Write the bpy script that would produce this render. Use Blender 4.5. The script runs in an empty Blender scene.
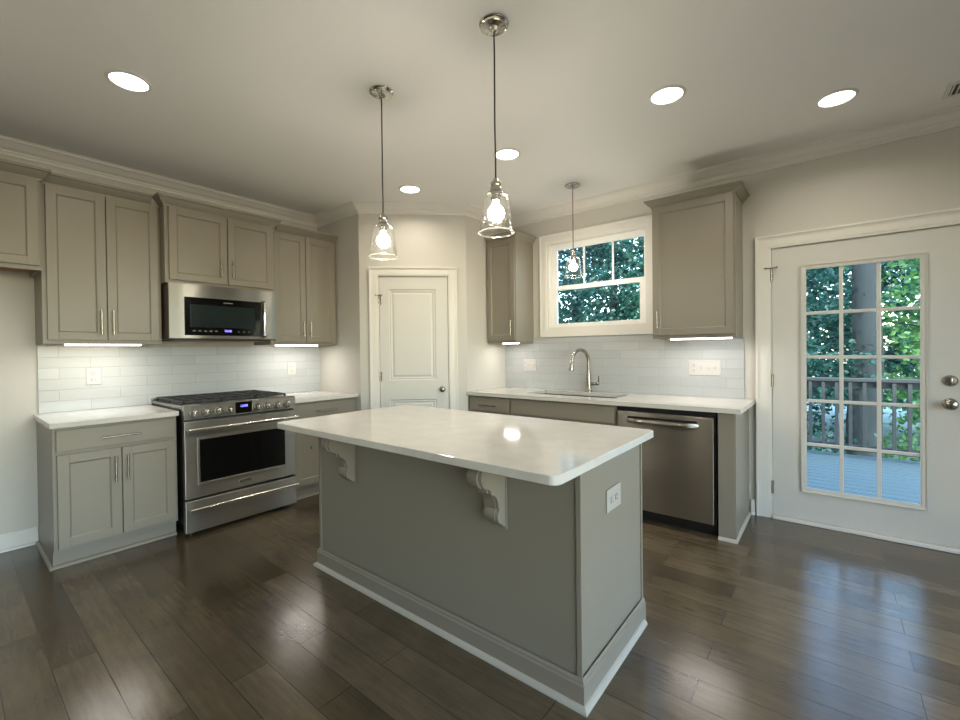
import bpy, bmesh, math, random
from mathutils import Vector, Matrix, noise
C = bpy.context.scene.collection
SC = bpy.context.scene
PI = math.pi
random.seed(7)

# ------------------------------------------------------------------ camera
def make_camera():
    yaw, pit, rol = -0.6818050467, -0.0096681901, -0.0119104401
    f = Vector((math.sin(yaw)*math.cos(pit), math.cos(yaw)*math.cos(pit), math.sin(pit)))
    r = Vector((math.cos(yaw), -math.sin(yaw), 0)); u = r.cross(f)
    R = math.cos(rol)*r + math.sin(rol)*u
    U = -math.sin(rol)*r + math.cos(rol)*u
    cd = bpy.data.cameras.new('camera'); co = bpy.data.objects.new('camera', cd); C.objects.link(co)
    m = Matrix.Identity(4)
    for i in range(3):
        m[i][0] = R[i]; m[i][1] = U[i]; m[i][2] = -f[i]
    m[0][3], m[1][3], m[2][3] = 4.170, -3.883, 1.263
    co.matrix_world = m
    cd.sensor_width = 36; cd.lens = 435.7516*36/960
    cd.shift_x = (480-475.87)/960; cd.shift_y = (355.19-360)/960
    cd.clip_start = .05; cd.clip_end = 200
    SC.camera = co
make_camera()
SC.view_settings.view_transform = 'Standard'
SC.view_settings.look = 'None'
SC.view_settings.gamma = 1
SC.view_settings.use_curve_mapping = False
SC.view_settings.exposure = 0.0
SC.cycles.use_adaptive_sampling = True; SC.cycles.adaptive_threshold = .025
SC.cycles.max_bounces = 9; SC.cycles.sample_clamp_indirect = 6

# ------------------------------------------------------------------ light levels
CAN_W, BULB_L, UNDER_W = 4.8, 215.0, 2.7
WARM = (1.0, .91, .76)
DAY = (.90, .96, 1.0)
w = bpy.data.worlds.new('world'); SC.world = w; w.use_nodes = True
nt = w.node_tree; bg = nt.nodes['Background']
sky = nt.nodes.new('ShaderNodeTexSky'); sky.sky_type = 'NISHITA'
sky.sun_disc = False; sky.sun_elevation = math.radians(50); sky.sun_rotation = math.radians(120)
sky.air_density = 1.2
nt.links.new(sky.outputs[0], bg.inputs[0]); bg.inputs[1].default_value = 1.5

def light(name, kind, loc, power, color, size=.1, size_y=None, rot=(0,0,0), parent=None, spread=None):
    ld = bpy.data.lights.new(name, kind); ld.energy = power; ld.color = color
    if kind == 'AREA':
        if size_y: ld.shape = 'RECTANGLE'; ld.size = size; ld.size_y = size_y
        else: ld.shape = 'DISK'; ld.size = size
        if spread: ld.spread = spread
    elif kind == 'POINT': ld.shadow_soft_size = size
    elif kind == 'SUN': ld.angle = size
    o = bpy.data.objects.new(name, ld); C.objects.link(o)
    o.location = loc; o.rotation_euler = rot
    if parent: o.parent = parent
    return o
def portal(name, loc, sx, sy, rot):
    """a sampling portal in an opening: guides the sky light, gives none of its own"""
    o = light(name, 'AREA', loc, 1, (1,1,1), sx, sy, rot); o.data.cycles.is_portal = True; return o
sun_dir = Vector((-.45, -.55, .95))
s = light('sun', 'SUN', (0,0,10), 5.0, (1,.95,.82), .01)
s.rotation_euler = sun_dir.to_track_quat('Z', 'Y').to_euler()

# ------------------------------------------------------------------ materials
MATS = {}
def base_mat(name, col, rough=.5, metal=0, spec=.5, coat=0):
    m = bpy.data.materials.new(name); m.use_nodes = True
    b = m.node_tree.nodes['Principled BSDF']
    b.inputs['Base Color'].default_value = (*col, 1)
    b.inputs['Roughness'].default_value = rough
    b.inputs['Metallic'].default_value = metal
    b.inputs['Specular IOR Level'].default_value = spec
    if coat: b.inputs['Coat Weight'].default_value = coat; b.inputs['Coat Roughness'].default_value = .08
    MATS[name] = m
    return m, m.node_tree, b
def N(nt, t, **kw):
    n = nt.nodes.new(t)
    for k, v in kw.items(): setattr(n, k, v)
    return n
def coords(nt, scale=(1,1,1), loc=(0,0,0), rot=(0,0,0)):
    tc = N(nt, 'ShaderNodeTexCoord'); mp = N(nt, 'ShaderNodeMapping')
    mp.inputs['Scale'].default_value = scale; mp.inputs['Location'].default_value = loc; mp.inputs['Rotation'].default_value = rot
    nt.links.new(tc.outputs['Object'], mp.inputs['Vector'])
    return mp
def noisy(name, col, rough, amt=.06, scale=6, bump=0, bscale=200, stretch=(1,1,1), metal=0, coat=0, rvar=0):
    """base colour with a slight mottling, fine surface bump and roughness variation"""
    m, nt, b = base_mat(name, col, rough, metal, coat=coat)
    mp = coords(nt, stretch)
    n = N(nt, 'ShaderNodeTexNoise'); n.inputs['Scale'].default_value = scale; n.inputs['Detail'].default_value = 4
    nt.links.new(mp.outputs[0], n.inputs['Vector'])
    mx = N(nt, 'ShaderNodeMix', data_type='RGBA')
    mx.inputs['A'].default_value = (*[c*(1-amt) for c in col], 1); mx.inputs['B'].default_value = (*[min(1, c*(1+amt)) for c in col], 1)
    nt.links.new(n.outputs['Fac'], mx.inputs['Factor']); nt.links.new(mx.outputs['Result'], b.inputs['Base Color'])
    if rvar:
        mr = N(nt, 'ShaderNodeMapRange'); mr.inputs['To Min'].default_value = rough-rvar; mr.inputs['To Max'].default_value = rough+rvar
        nt.links.new(n.outputs['Fac'], mr.inputs['Value']); nt.links.new(mr.outputs[0], b.inputs['Roughness'])
    if bump:
        n2 = N(nt, 'ShaderNodeTexNoise'); n2.inputs['Scale'].default_value = bscale; n2.inputs['Detail'].default_value = 2
        nt.links.new(mp.outputs[0], n2.inputs['Vector'])
        bp = N(nt, 'ShaderNodeBump'); bp.inputs['Strength'].default_value = bump; bp.inputs['Distance'].default_value = .002
        nt.links.new(n2.outputs['Fac'], bp.inputs['Height']); nt.links.new(bp.outputs[0], b.inputs['Normal'])
    return m
WALL = noisy('wall_paint', (.525,.508,.46), .55, .02, 3, .12, 120)
CEIL = noisy('ceiling_paint', (.80,.785,.745), .6, .015, 2, .10, 90)
TRIM = noisy('trim_paint', (.69,.67,.62), .32, .015, 4)
DOORP = noisy('door_paint', (.58,.57,.53), .36, .015, 4)
CAB = noisy('cabinet_paint', (.222,.200,.157), .36, .03, 5, .04, 60)
CABIN = noisy('cabinet_interior_wood', (.42,.24,.10), .5, .15, 8, .1, 50, (1,1,8))
STEEL = noisy('brushed_steel', (.27,.262,.238), .36, .03, 1.2, 0, 300, (1.5,1.5,120), metal=1)
STEELH = noisy('brushed_steel_across', (.27,.262,.238), .36, .03, 1.2, 0, 300, (1.5,120,120), metal=1)
for q in (STEEL, STEELH):
    b_ = q.node_tree.nodes['Principled BSDF']; b_.inputs['Anisotropic'].default_value = .95; b_.inputs['Anisotropic Rotation'].default_value = .25
BRIGHT = noisy('polished_steel', (.80,.78,.74), .16, .03, 5, metal=1)
NICKEL = noisy('satin_nickel', (.36,.335,.295), .26, .04, 5, metal=1)
BLACKG = noisy('black_glass', (.003,.003,.003), .08, .2, 4)
BLACKG.node_tree.nodes['Principled BSDF'].inputs['Specular IOR Level'].default_value = .25
BLACK = noisy('black_enamel', (.012,.012,.012), .35, .3, 8)
IRON = noisy('cast_iron', (.022,.021,.020), .55, .3, 30, .3, 200)
RUBBER = noisy('black_plastic', (.015,.015,.015), .5, .2, 10)
POLN = noisy('polished_nickel', (.58,.55,.50), .13, .04, 5, metal=1)
SHOE = noisy('shoe_paint', (.40,.38,.325), .36, .02, 5)  # cabinet paint made lighter to carry the light falling on the moulding
PLATE = noisy('white_plate_plastic', (.50,.492,.47), .35, .01, 5)
GREYPLATE = noisy('grey_plate_plastic', (.38,.365,.33), .38, .02, 5)
SLOT = noisy('slot_shadow_plastic', (.10,.10,.09), .5, .1, 5)
BLUEMARK = noisy('blue_tape', (.03,.06,.25), .6, .1, 20)
DECKM = None

def quartz():
    m, nt, b = base_mat('white_quartz', (.72,.70,.64), .08)
    mp = coords(nt)
    n = N(nt, 'ShaderNodeTexNoise'); n.inputs['Scale'].default_value = 9; n.inputs['Detail'].default_value = 8; n.inputs['Roughness'].default_value = .7
    v = N(nt, 'ShaderNodeTexVoronoi'); v.inputs['Scale'].default_value = 260
    cr = N(nt, 'ShaderNodeValToRGB'); e = cr.color_ramp.elements
    e[0].position = .35; e[0].color = (.535,.515,.465,1); e[1].position = .65; e[1].color = (.585,.565,.515,1)
    mx = N(nt, 'ShaderNodeMix', data_type='RGBA'); mx.inputs['B'].default_value = (.42,.40,.35,1)
    c2 = N(nt, 'ShaderNodeMath', operation='LESS_THAN'); c2.inputs[1].default_value = .16
    m3 = N(nt, 'ShaderNodeMath', operation='MULTIPLY'); m3.inputs[1].default_value = .55
    L = nt.links.new
    L(mp.outputs[0], n.inputs['Vector']); L(mp.outputs[0], v.inputs['Vector'])
    L(n.outputs['Fac'], cr.inputs[0]); L(cr.outputs[0], mx.inputs['A']); L(v.outputs['Distance'], c2.inputs[0])
    L(c2.outputs[0], m3.inputs[0]); L(m3.outputs[0], mx.inputs['Factor']); L(mx.outputs['Result'], b.inputs['Base Color'])
    return m
QUARTZ = quartz()

def tile(name, swap, off):
    m, nt, b = base_mat(name, (.6,.62,.62), .16)
    L = nt.links.new
    tc = N(nt, 'ShaderNodeTexCoord'); sp = N(nt, 'ShaderNodeSeparateXYZ'); cb = N(nt, 'ShaderNodeCombineXYZ')
    L(tc.outputs['Object'], sp.inputs[0]); L(sp.outputs['Y' if swap else 'X'], cb.inputs['X']); L(sp.outputs['Z'], cb.inputs['Y'])
    mp = N(nt, 'ShaderNodeMapping'); mp.inputs['Location'].default_value = off; L(cb.outputs[0], mp.inputs['Vector'])
    br = N(nt, 'ShaderNodeTexBrick'); L(mp.outputs[0], br.inputs['Vector'])
    br.inputs['Scale'].default_value = 1; br.inputs['Brick Width'].default_value = .335; br.inputs['Row Height'].default_value = .0765
    br.inputs['Mortar Size'].default_value = .0016; br.inputs['Mortar Smooth'].default_value = .3
    br.inputs['Color1'].default_value = (.395,.415,.42,1); br.inputs['Color2'].default_value = (.44,.46,.463,1); br.inputs['Mortar'].default_value = (.33,.34,.335,1)
    L(br.outputs['Color'], b.inputs['Base Color'])
    n = N(nt, 'ShaderNodeTexNoise'); n.inputs['Scale'].default_value = 22; n.inputs['Detail'].default_value = 2; L(mp.outputs[0], n.inputs['Vector'])
    mul = N(nt, 'ShaderNodeMath', operation='MULTIPLY_ADD'); mul.inputs[1].default_value = -1.0
    sc = N(nt, 'ShaderNodeMath', operation='MULTIPLY'); sc.inputs[1].default_value = .45
    L(n.outputs['Fac'], sc.inputs[0]); L(br.outputs['Fac'], mul.inputs[0]); L(sc.outputs[0], mul.inputs[2])
    bp = N(nt, 'ShaderNodeBump'); bp.inputs['Strength'].default_value = .5; bp.inputs['Distance'].default_value = .0025
    L(mul.outputs[0], bp.inputs['Height']); L(bp.outputs[0], b.inputs['Normal'])
    return m
TILE_X = tile('pale_glass_tile_rear', False, (-3.208+.335*12+.1675*0, -.872+.0765*20, 0))
TILE_Y = tile('pale_glass_tile_left', True, (3.36+.335*8, -.872+.0765*20, 0))

def floor_mat():
    m, nt, b = base_mat('dark_scraped_wood', (.08,.06,.045), .3)
    L = nt.links.new
    mp = coords(nt, (1,1,1), (.3,.116,0))
    br = N(nt, 'ShaderNodeTexBrick', offset=.37, offset_frequency=2); L(mp.outputs[0], br.inputs['Vector'])
    br.inputs['Scale'].default_value = 1; br.inputs['Brick Width'].default_value = 1.02; br.inputs['Row Height'].default_value = .14
    br.inputs['Mortar Size'].default_value = .0016; br.inputs['Mortar Smooth'].default_value = .2; br.inputs['Bias'].default_value = 0
    br.inputs['Color1'].default_value = (0,0,0,1); br.inputs['Color2'].default_value = (1,1,1,1); br.inputs['Mortar'].default_value = (.3,.3,.3,1)
    # second, coarser board pattern breaks up the tones
    cr = N(nt, 'ShaderNodeValToRGB'); e = cr.color_ramp.elements
    e[0].position = 0; e[0].color = (.060,.043,.024,1); e[1].position = 1; e[1].color = (.112,.085,.051,1)
    x = cr.color_ramp.elements.new(.5); x.color = (.082,.062,.035,1)
    L(br.outputs['Color'], cr.inputs[0])
    g = coords(nt, (1.3,16,1)); gn = N(nt, 'ShaderNodeTexNoise'); gn.inputs['Scale'].default_value = 3.2; gn.inputs['Detail'].default_value = 8; gn.inputs['Roughness'].default_value = .65; gn.inputs['Distortion'].default_value = .15
    L(g.outputs[0], gn.inputs['Vector'])
    g2 = coords(nt, (1,1,1)); bn = N(nt, 'ShaderNodeTexNoise'); bn.inputs['Scale'].default_value = 4.5; bn.inputs['Detail'].default_value = 4
    L(g2.outputs[0], bn.inputs['Vector'])
    m1 = N(nt, 'ShaderNodeMapRange'); m1.inputs['From Min'].default_value = .3; m1.inputs['From Max'].default_value = .7; m1.inputs['To Min'].default_value = .72; m1.inputs['To Max'].default_value = 1.30; gn.inputs['Detail'].default_value = 10; gn.inputs['Roughness'].default_value = .75
    m2 = N(nt, 'ShaderNodeMapRange'); m2.inputs['From Min'].default_value = .3; m2.inputs['From Max'].default_value = .7; m2.inputs['To Min'].default_value = .80; m2.inputs['To Max'].default_value = 1.18
    L(gn.outputs['Fac'], m1.inputs[0]); L(bn.outputs['Fac'], m2.inputs[0])
    mm = N(nt, 'ShaderNodeMath', operation='MULTIPLY'); L(m1.outputs[0], mm.inputs[0]); L(m2.outputs[0], mm.inputs[1])
    vm = N(nt, 'ShaderNodeVectorMath', operation='SCALE'); L(cr.outputs[0], vm.inputs[0]); L(mm.outputs[0], vm.inputs['Scale'])
    mo = N(nt, 'ShaderNodeMix', data_type='RGBA'); mo.inputs['B'].default_value = (.012,.009,.006,1)
    L(br.outputs['Fac'], mo.inputs['Factor']); L(vm.outputs[0], mo.inputs['A']); L(mo.outputs['Result'], b.inputs['Base Color'])
    b.inputs['Roughness'].default_value = .19; b.inputs['Specular IOR Level'].default_value = .8
    # hand-scraped ripples across the boards, grain and the seams
    w_ = coords(nt, (14,16,1)); wn = N(nt, 'ShaderNodeTexNoise'); wn.inputs['Scale'].default_value = 1; wn.inputs['Detail'].default_value = 2
    L(w_.outputs[0], wn.inputs['Vector'])
    a1 = N(nt, 'ShaderNodeMath', operation='MULTIPLY_ADD'); a1.inputs[1].default_value = .5; L(gn.outputs['Fac'], a1.inputs[0]); L(wn.outputs['Fac'], a1.inputs[2])
    a2 = N(nt, 'ShaderNodeMath', operation='MULTIPLY_ADD'); a2.inputs[1].default_value = -1.5; L(br.outputs['Fac'], a2.inputs[0]); L(a1.outputs[0], a2.inputs[2])
    a3 = N(nt, 'ShaderNodeMath', operation='MULTIPLY_ADD'); a3.inputs[1].default_value = .25; L(br.outputs['Color'], a3.inputs[0]); L(a2.outputs[0], a3.inputs[2])
    bp = N(nt, 'ShaderNodeBump'); bp.inputs['Strength'].default_value = .30; bp.inputs['Distance'].default_value = .003
    L(a3.outputs[0], bp.inputs['Height']); L(bp.outputs[0], b.inputs['Normal'])
    return m
FLOOR = floor_mat()

def glass(name, tint=(1,1,1), refl=1.0, bump=0, edge=0.0, milk=0):
    m = bpy.data.materials.new(name); m.use_nodes = True; nt = m.node_tree
    nt.nodes.remove(nt.nodes['Principled BSDF']); out = nt.nodes['Material Output']
    tr = N(nt, 'ShaderNodeBsdfTransparent'); tr.inputs[0].default_value = (*tint, 1)
    gl = N(nt, 'ShaderNodeBsdfGlossy'); gl.inputs['Roughness'].default_value = .02
    fr = N(nt, 'ShaderNodeLayerWeight'); fr.inputs['Blend'].default_value = .22
    mul = N(nt, 'ShaderNodeMath', operation='MULTIPLY_ADD'); mul.inputs[1].default_value = refl; mul.inputs[2].default_value = edge; mul.use_clamp = True
    nt.links.new(fr.outputs['Fresnel'], mul.inputs[0])
    mx = N(nt, 'ShaderNodeMixShader'); nt.links.new(mul.outputs[0], mx.inputs[0])
    nt.links.new(tr.outputs[0], mx.inputs[1]); nt.links.new(gl.outputs[0], mx.inputs[2]); nt.links.new(mx.outputs[0], out.inputs[0])
    if milk:
        df = N(nt, 'ShaderNodeBsdfDiffuse'); df.inputs[0].default_value = (.9,.9,.88,1)
        tl = N(nt, 'ShaderNodeBsdfTranslucent'); tl.inputs[0].default_value = (.9,.9,.88,1)
        ad = N(nt, 'ShaderNodeMixShader'); nt.links.new(df.outputs[0], ad.inputs[1]); nt.links.new(tl.outputs[0], ad.inputs[2])
        m2 = N(nt, 'ShaderNodeMixShader'); m2.inputs[0].default_value = milk
        nt.links.new(mx.outputs[0], m2.inputs[1]); nt.links.new(ad.outputs[0], m2.inputs[2]); nt.links.new(m2.outputs[0], out.inputs[0])
    if bump:
        mp = coords(nt); n = N(nt, 'ShaderNodeTexNoise'); n.inputs['Scale'].default_value = 90; n.inputs['Detail'].default_value = 1
        nt.links.new(mp.outputs[0], n.inputs['Vector'])
        bp = N(nt, 'ShaderNodeBump'); bp.inputs['Strength'].default_value = bump; bp.inputs['Distance'].default_value = .004
        nt.links.new(n.outputs['Fac'], bp.inputs['Height'])
        nt.links.new(bp.outputs[0], gl.inputs['Normal']); nt.links.new(bp.outputs[0], fr.inputs['Normal'])
    return m
PANE = glass('window_glass', (.96,.99,.99), .6)
SHADE = glass('seeded_shade_glass', (.995,.995,.99), .30, .35, milk=.0015)
RIM = glass('thick_glass_rim', (.97,.97,.95), .6, .2, .1, milk=.10)

def emit(name, col, strength):
    m, nt, b = base_mat(name, (.8,.8,.8), .5)
    b.inputs['Emission Color'].default_value = (*col, 1); b.inputs['Emission Strength'].default_value = strength
    return m
CANLENS = emit('lit_can_lens', (1,.93,.84), 9)
BULB = emit('lit_bulb', WARM, BULB_L)
STRIP = emit('lit_led_strip', (1,.92,.88), 6)
CLOCK = emit('blue_clock_digits', (.08,.05,1), 3)

def leaf_mat(name, col):
    m, nt, b = base_mat(name, col, .30)
    oi = coords(nt); n = N(nt, 'ShaderNodeTexNoise'); n.inputs['Scale'].default_value = 2.5; nt.links.new(oi.outputs[0], n.inputs['Vector'])
    mx = N(nt, 'ShaderNodeMix', data_type='RGBA'); mx.inputs['A'].default_value = (*[c*.5 for c in col], 1); mx.inputs['B'].default_value = (*[c*1.5 for c in col], 1)
    nt.links.new(n.outputs['Fac'], mx.inputs['Factor']); nt.links.new(mx.outputs['Result'], b.inputs['Base Color'])
    tl = N(nt, 'ShaderNodeBsdfTranslucent'); nt.links.new(mx.outputs['Result'], tl.inputs[0])
    ms = N(nt, 'ShaderNodeMixShader'); ms.inputs[0].default_value = .35
    nt.links.new(b.outputs[0], ms.inputs[1]); nt.links.new(tl.outputs[0], ms.inputs[2]); nt.links.new(ms.outputs[0], nt.nodes['Material Output'].inputs[0])
    return m
LEAF_D = leaf_mat('dark_leaves', (.024,.100,.076))
LEAF_M = leaf_mat('green_leaves', (.048,.175,.10))
LEAF_L = leaf_mat('sunny_leaves', (.13,.30,.09))
BARK = noisy('bark', (.030,.040,.040), .9, .3, 6, .8, 30, (1,1,.2))
DECKM = noisy('grey_deck_board', (.085,.135,.145), .6, .12, 3, .2, 60, (.5,8,8))
RAILM = noisy('grey_rail_wood', (.055,.062,.06), .7, .12, 6, .2, 60)
GROUND = noisy('leafy_ground', (.08,.14,.14), .9, .6, 3, .5, 20)

# ------------------------------------------------------------------ mesh helpers
class MB:
    def __init__(s): s.bm = bmesh.new()
    def box(s, x0, x1, y0, y1, z0, z1, bev=0, seg=2):
        if x0 > x1: x0, x1 = x1, x0
        if y0 > y1: y0, y1 = y1, y0
        if z0 > z1: z0, z1 = z1, z0
        r = bmesh.ops.create_cube(s.bm, size=1)
        vs = r['verts']
        for v in vs:
            v.co = Vector((x0+(x1-x0)*(v.co.x+.5), y0+(y1-y0)*(v.co.y+.5), z0+(z1-z0)*(v.co.z+.5)))
        if bev:
            es = list({e for v in vs for e in v.link_edges})
            bmesh.ops.bevel(s.bm, geom=es, offset=bev, segments=seg, profile=.5, affect='EDGES', clamp_overlap=True)
        return s
    def cyl(s, a, b, r, r2=None, seg=20, caps=True):
        a, b = Vector(a), Vector(b); d = b-a
        m = Matrix.Translation((a+b)/2) @ d.to_track_quat('Z', 'Y').to_matrix().to_4x4()
        bmesh.ops.create_cone(s.bm, cap_ends=caps, segments=seg, radius1=r, radius2=r if r2 is None else r2, depth=d.length, matrix=m)
        return s
    def sphere(s, c, r, sc=(1,1,1), u=20, v=12):
        m = Matrix.Translation(c) @ Matrix.Diagonal((*sc, 1))
        bmesh.ops.create_uvsphere(s.bm, u_segments=u, v_segments=v, radius=r, matrix=m)
        return s
    def lathe(s, c, prof, seg=32, axis='Z', close=False):
        c = Vector(c); rings = []
        for r, h in prof:
            ring = []
            for i in range(seg):
                a = 2*PI*i/seg
                p = {'Z': (r*math.cos(a), r*math.sin(a), h), 'Y': (r*math.cos(a), h, r*math.sin(a)), 'X': (h, r*math.cos(a), r*math.sin(a))}[axis]
                ring.append(s.bm.verts.new(c+Vector(p)))
            rings.append(ring)
        pairs = list(zip(rings, rings[1:]))
        if close: pairs.append((rings[-1], rings[0]))
        for A, B in pairs:
            for i in range(seg): s.bm.faces.new((A[i], A[(i+1) % seg], B[(i+1) % seg], B[i]))
        if not close:
            for R in (rings[0], rings[-1]):
                try: s.bm.faces.new(R)
                except ValueError: pass
        return s
    def tube(s, pts, r, seg=12, rr=None):
        pts = [Vector(p) for p in pts]; rings = []; up = None
        for i, p in enumerate(pts):
            t = (pts[min(i+1, len(pts)-1)]-pts[max(i-1, 0)]).normalized()
            if up is None: up = t.orthogonal().normalized()
            up = (up - t*up.dot(t)).normalized(); q = t.cross(up)
            R = rr[i] if rr else r
            rings.append([s.bm.verts.new(p+R*(math.cos(2*PI*k/seg)*up+math.sin(2*PI*k/seg)*q)) for k in range(seg)])
        for A, B in zip(rings, rings[1:]):
            for k in range(seg): s.bm.faces.new((A[k], A[(k+1) % seg], B[(k+1) % seg], B[k]))
        s.bm.faces.new(rings[0]); s.bm.faces.new(rings[-1]); return s
    def sweep(s, path, prof, closed=False):
        """path: plan points; prof: (out, z) with out to the right of the path; mitred corners"""
        P = [Vector(p) for p in path]; n = len(P); rings = []
        def nrm(a, b): d = (b-a).normalized(); return Vector((d.y, -d.x))
        for i in range(n):
            a = nrm(P[i-1], P[i]) if (i > 0 or closed) else None
            b = nrm(P[i], P[(i+1) % n]) if (i < n-1 or closed) else None
            if a is None: m = b
            elif b is None: m = a
            else: m = (a+b)/(1+a.dot(b))
            rings.append([s.bm.verts.new((P[i].x+m.x*o, P[i].y+m.y*o, z)) for o, z in prof])
        k = len(prof)
        for i in range(n if closed else n-1):
            A, B = rings[i], rings[(i+1) % n]
            for j in range(k): s.bm.faces.new((A[j], A[(j+1) % k], B[(j+1) % k], B[j]))
        if not closed: s.bm.faces.new(rings[0]); s.bm.faces.new(rings[-1])
        return s
    def prism(s, pts, a, b, axis='x'):
        """extrude a 2D outline between a and b along an axis"""
        def P(u, v, t): return {'x': (t, u, v), 'y': (u, t, v), 'z': (u, v, t)}[axis]
        A = [s.bm.verts.new(P(u, v, a)) for u, v in pts]; B = [s.bm.verts.new(P(u, v, b)) for u, v in pts]
        s.bm.faces.new(A); s.bm.faces.new(B); n = len(pts)
        for i in range(n): s.bm.faces.new((A[i], A[(i+1) % n], B[(i+1) % n], B[i]))
        return s
    def frame(s, x0, x1, z0, z1, y0, y1, w, wt=None, wb=None, wr=None, bev=.002):
        """upright rectangular frame, outer x0..x1, z0..z1, between y0 and y1"""
        wt = w if wt is None else wt; wb = w if wb is None else wb; wr = w if wr is None else wr
        s.box(x0, x0+w, y0, y1, z0, z1, bev); s.box(x1-wr, x1, y0, y1, z0, z1, bev)
        s.box(x0+w, x1-wr, y0, y1, z1-wt, z1, bev)
        if wb > 0: s.box(x0+w, x1-wr, y0, y1, z0, z0+wb, bev)
        return s
    def build(s, name, mat, parent=None, smooth=False, world=True):
        bmesh.ops.recalc_face_normals(s.bm, faces=s.bm.faces)
        me = bpy.data.meshes.new(name)
        if parent is not None and world:
            p = parent; mw = Matrix.Identity(4)
            while p: mw = p.matrix_basis @ mw; p = p.parent
            s.bm.transform(mw.inverted())
        s.bm.to_mesh(me); s.bm.free()
        me.materials.append(mat)
        if smooth:
            for f in me.polygons: f.use_smooth = True
            try: me.set_sharp_from_angle(angle=math.radians(38))
            except Exception: pass
        o = bpy.data.objects.new(name, me); C.objects.link(o)
        if parent: o.parent = parent
        return o

def tag(o, label, cat, group=None):
    o['label'] = label; o['category'] = cat
    if group: o['group'] = group
    return o
def thing(name, label, cat, loc=(0,0,0), rotz=0, group=None):
    o = bpy.data.objects.new(name, None); C.objects.link(o)
    o.location = loc; o.rotation_euler = (0,0,rotz); o.empty_display_size = .1
    o.matrix_basis = Matrix.Translation(loc) @ Matrix.Rotation(rotz, 4, 'Z')
    return tag(o, label, cat, group)
def struct(o): o['kind'] = 'structure'; return o
def sroot(name, loc=(0,0,0), rotz=0):
    o = bpy.data.objects.new(name, None); C.objects.link(o)
    o.matrix_basis = Matrix.Translation(loc) @ Matrix.Rotation(rotz, 4, 'Z'); return struct(o)

# ------------------------------------------------------------------ key sizes
H = 2.665; CT = .872; TH = .032; UB = 1.340; DT = 2.348; DR = 2.362
PX0, PY0, PX1, PY1 = .708, -1.36, 1.44, -.652        # ends of the slanted pantry wall
XMAX, YMIN, WT = 6.7, -8.0, .13

# ------------------------------------------------------------------ shell
struct(MB().box(-WT, XMAX+WT, YMIN-WT, WT, -.12, 0).build('floor', FLOOR))
struct(MB().box(-WT, XMAX+WT, YMIN-WT, WT, H, H+.15).build('ceiling', CEIL))
struct(MB().box(-WT, 0, YMIN-WT, WT, 0, H).build('wall_left', WALL))
def wall_with_holes(name, x0, x1, y0, y1, holes):
    m = MB(); x = x0
    for a, b, z0, z1 in holes:
        m.box(x, a, y0, y1, 0, H)
        if z0 > 0: m.box(a, b, y0, y1, 0, z0)
        m.box(a, b, y0, y1, z1, H); x = b
    m.box(x, x1, y0, y1, 0, H)
    return struct(m.build(name, WALL))
WX0, WX1, WZ0, WZ1 = 1.955, 2.950, 1.468, 2.342      # kitchen window opening
DX0, DX1, DZ = 3.820, 4.815, 2.005                      # deck door opening
wall_with_holes('wall_back', 0, XMAX, 0, WT, [(WX0, WX1, WZ0, WZ1), (DX0, DX1, 0, DZ)])
struct(MB().box(0, XMAX, YMIN-WT, YMIN, 0, H).build('wall_front', WALL))
m = MB()
for a, b in ((YMIN-WT,-6.8),(-4.4,-4.0),(-1.4,WT)): m.box(XMAX, XMAX+WT, a, b, 0, H)
for a, b in ((-6.8,-4.4),(-4.0,-1.4)): m.box(XMAX, XMAX+WT, a, b, 0, .25); m.box(XMAX, XMAX+WT, a, b, 2.45, H)
struct(m.build('wall_right', WALL))
struct(MB().box(0, PX0, PY0, PY0+.09, 0, H).build('wall_pantry_left', WALL))
struct(MB().box(PX1-.09, PX1, PY1, 0, 0, H).build('wall_pantry_right', WALL))
# slanted wall, local frame: x along the wall, -y into the room
L_D = math.hypot(PX1-PX0, PY1-PY0); A_D = math.atan2(PY1-PY0, PX1-PX0)
dw = sroot('wall_pantry_slanted', (PX0, PY0, 0), A_D)
m = MB(); m.box(0, .165, 0, .09, 0, H); m.box(.852, L_D, 0, .09, 0, H); m.box(.165, .852, 0, .09, 1.998, H)
m.build('wall_face', WALL, dw, world=False)

struct(MB().box(-WT,XMAX+WT,-2.5,WT,H+.15,5.7).build('wall_upper_storey', WALL))  # unseen block added above the room to keep sun off the deck
# crown moulding of the room, one mitred run
crown = [(0,H-.090),(.009,H-.090),(.012,H-.084),(.009,H-.079),(.009,H-.070),(.017,H-.066),(.020,H-.058),(.028,H-.054),(.042,H-.046),(.060,H-.030),(.078,H-.017),(.088,H-.014),(.090,H-.006),(.102,H-.004),(.102,H),(0,H)]
struct(MB().sweep([(0,YMIN),(0,PY0),(PX0,PY0),(PX1,PY1),(PX1,0),(XMAX,0),(XMAX,YMIN),(0,YMIN)][:-1], crown).build('trim_1', TRIM))
# baseboards
base = [(0,0),(.030,0),(.030,.006),(.026,.014),(.015,.018),(.015,.088),(.011,.098),(.011,.104),(.006,.112),(0,.112)]
struct(MB().sweep([(0,YMIN),(0,-3.478)], base).build('baseboard_left', TRIM))
struct(MB().sweep([(3.706,0),(3.730,0)], base).build('baseboard_back', TRIM))
struct(MB().sweep([(4.905,0),(XMAX,0),(XMAX,YMIN)], base).build('baseboard_right', TRIM))
struct(MB().sweep([(XMAX,YMIN),(0,YMIN)], base).build('baseboard_front', TRIM))
struct(MB().sweep([(PX0,PY0),(PX0+.086*math.cos(A_D),PY0+.086*math.sin(A_D))], base).build('baseboard_pantry_left', TRIM))
struct(MB().sweep([(PX0+.936*math.cos(A_D),PY0+.936*math.sin(A_D)),(PX1,PY1)], base).build('baseboard_pantry_right', TRIM))

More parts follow.
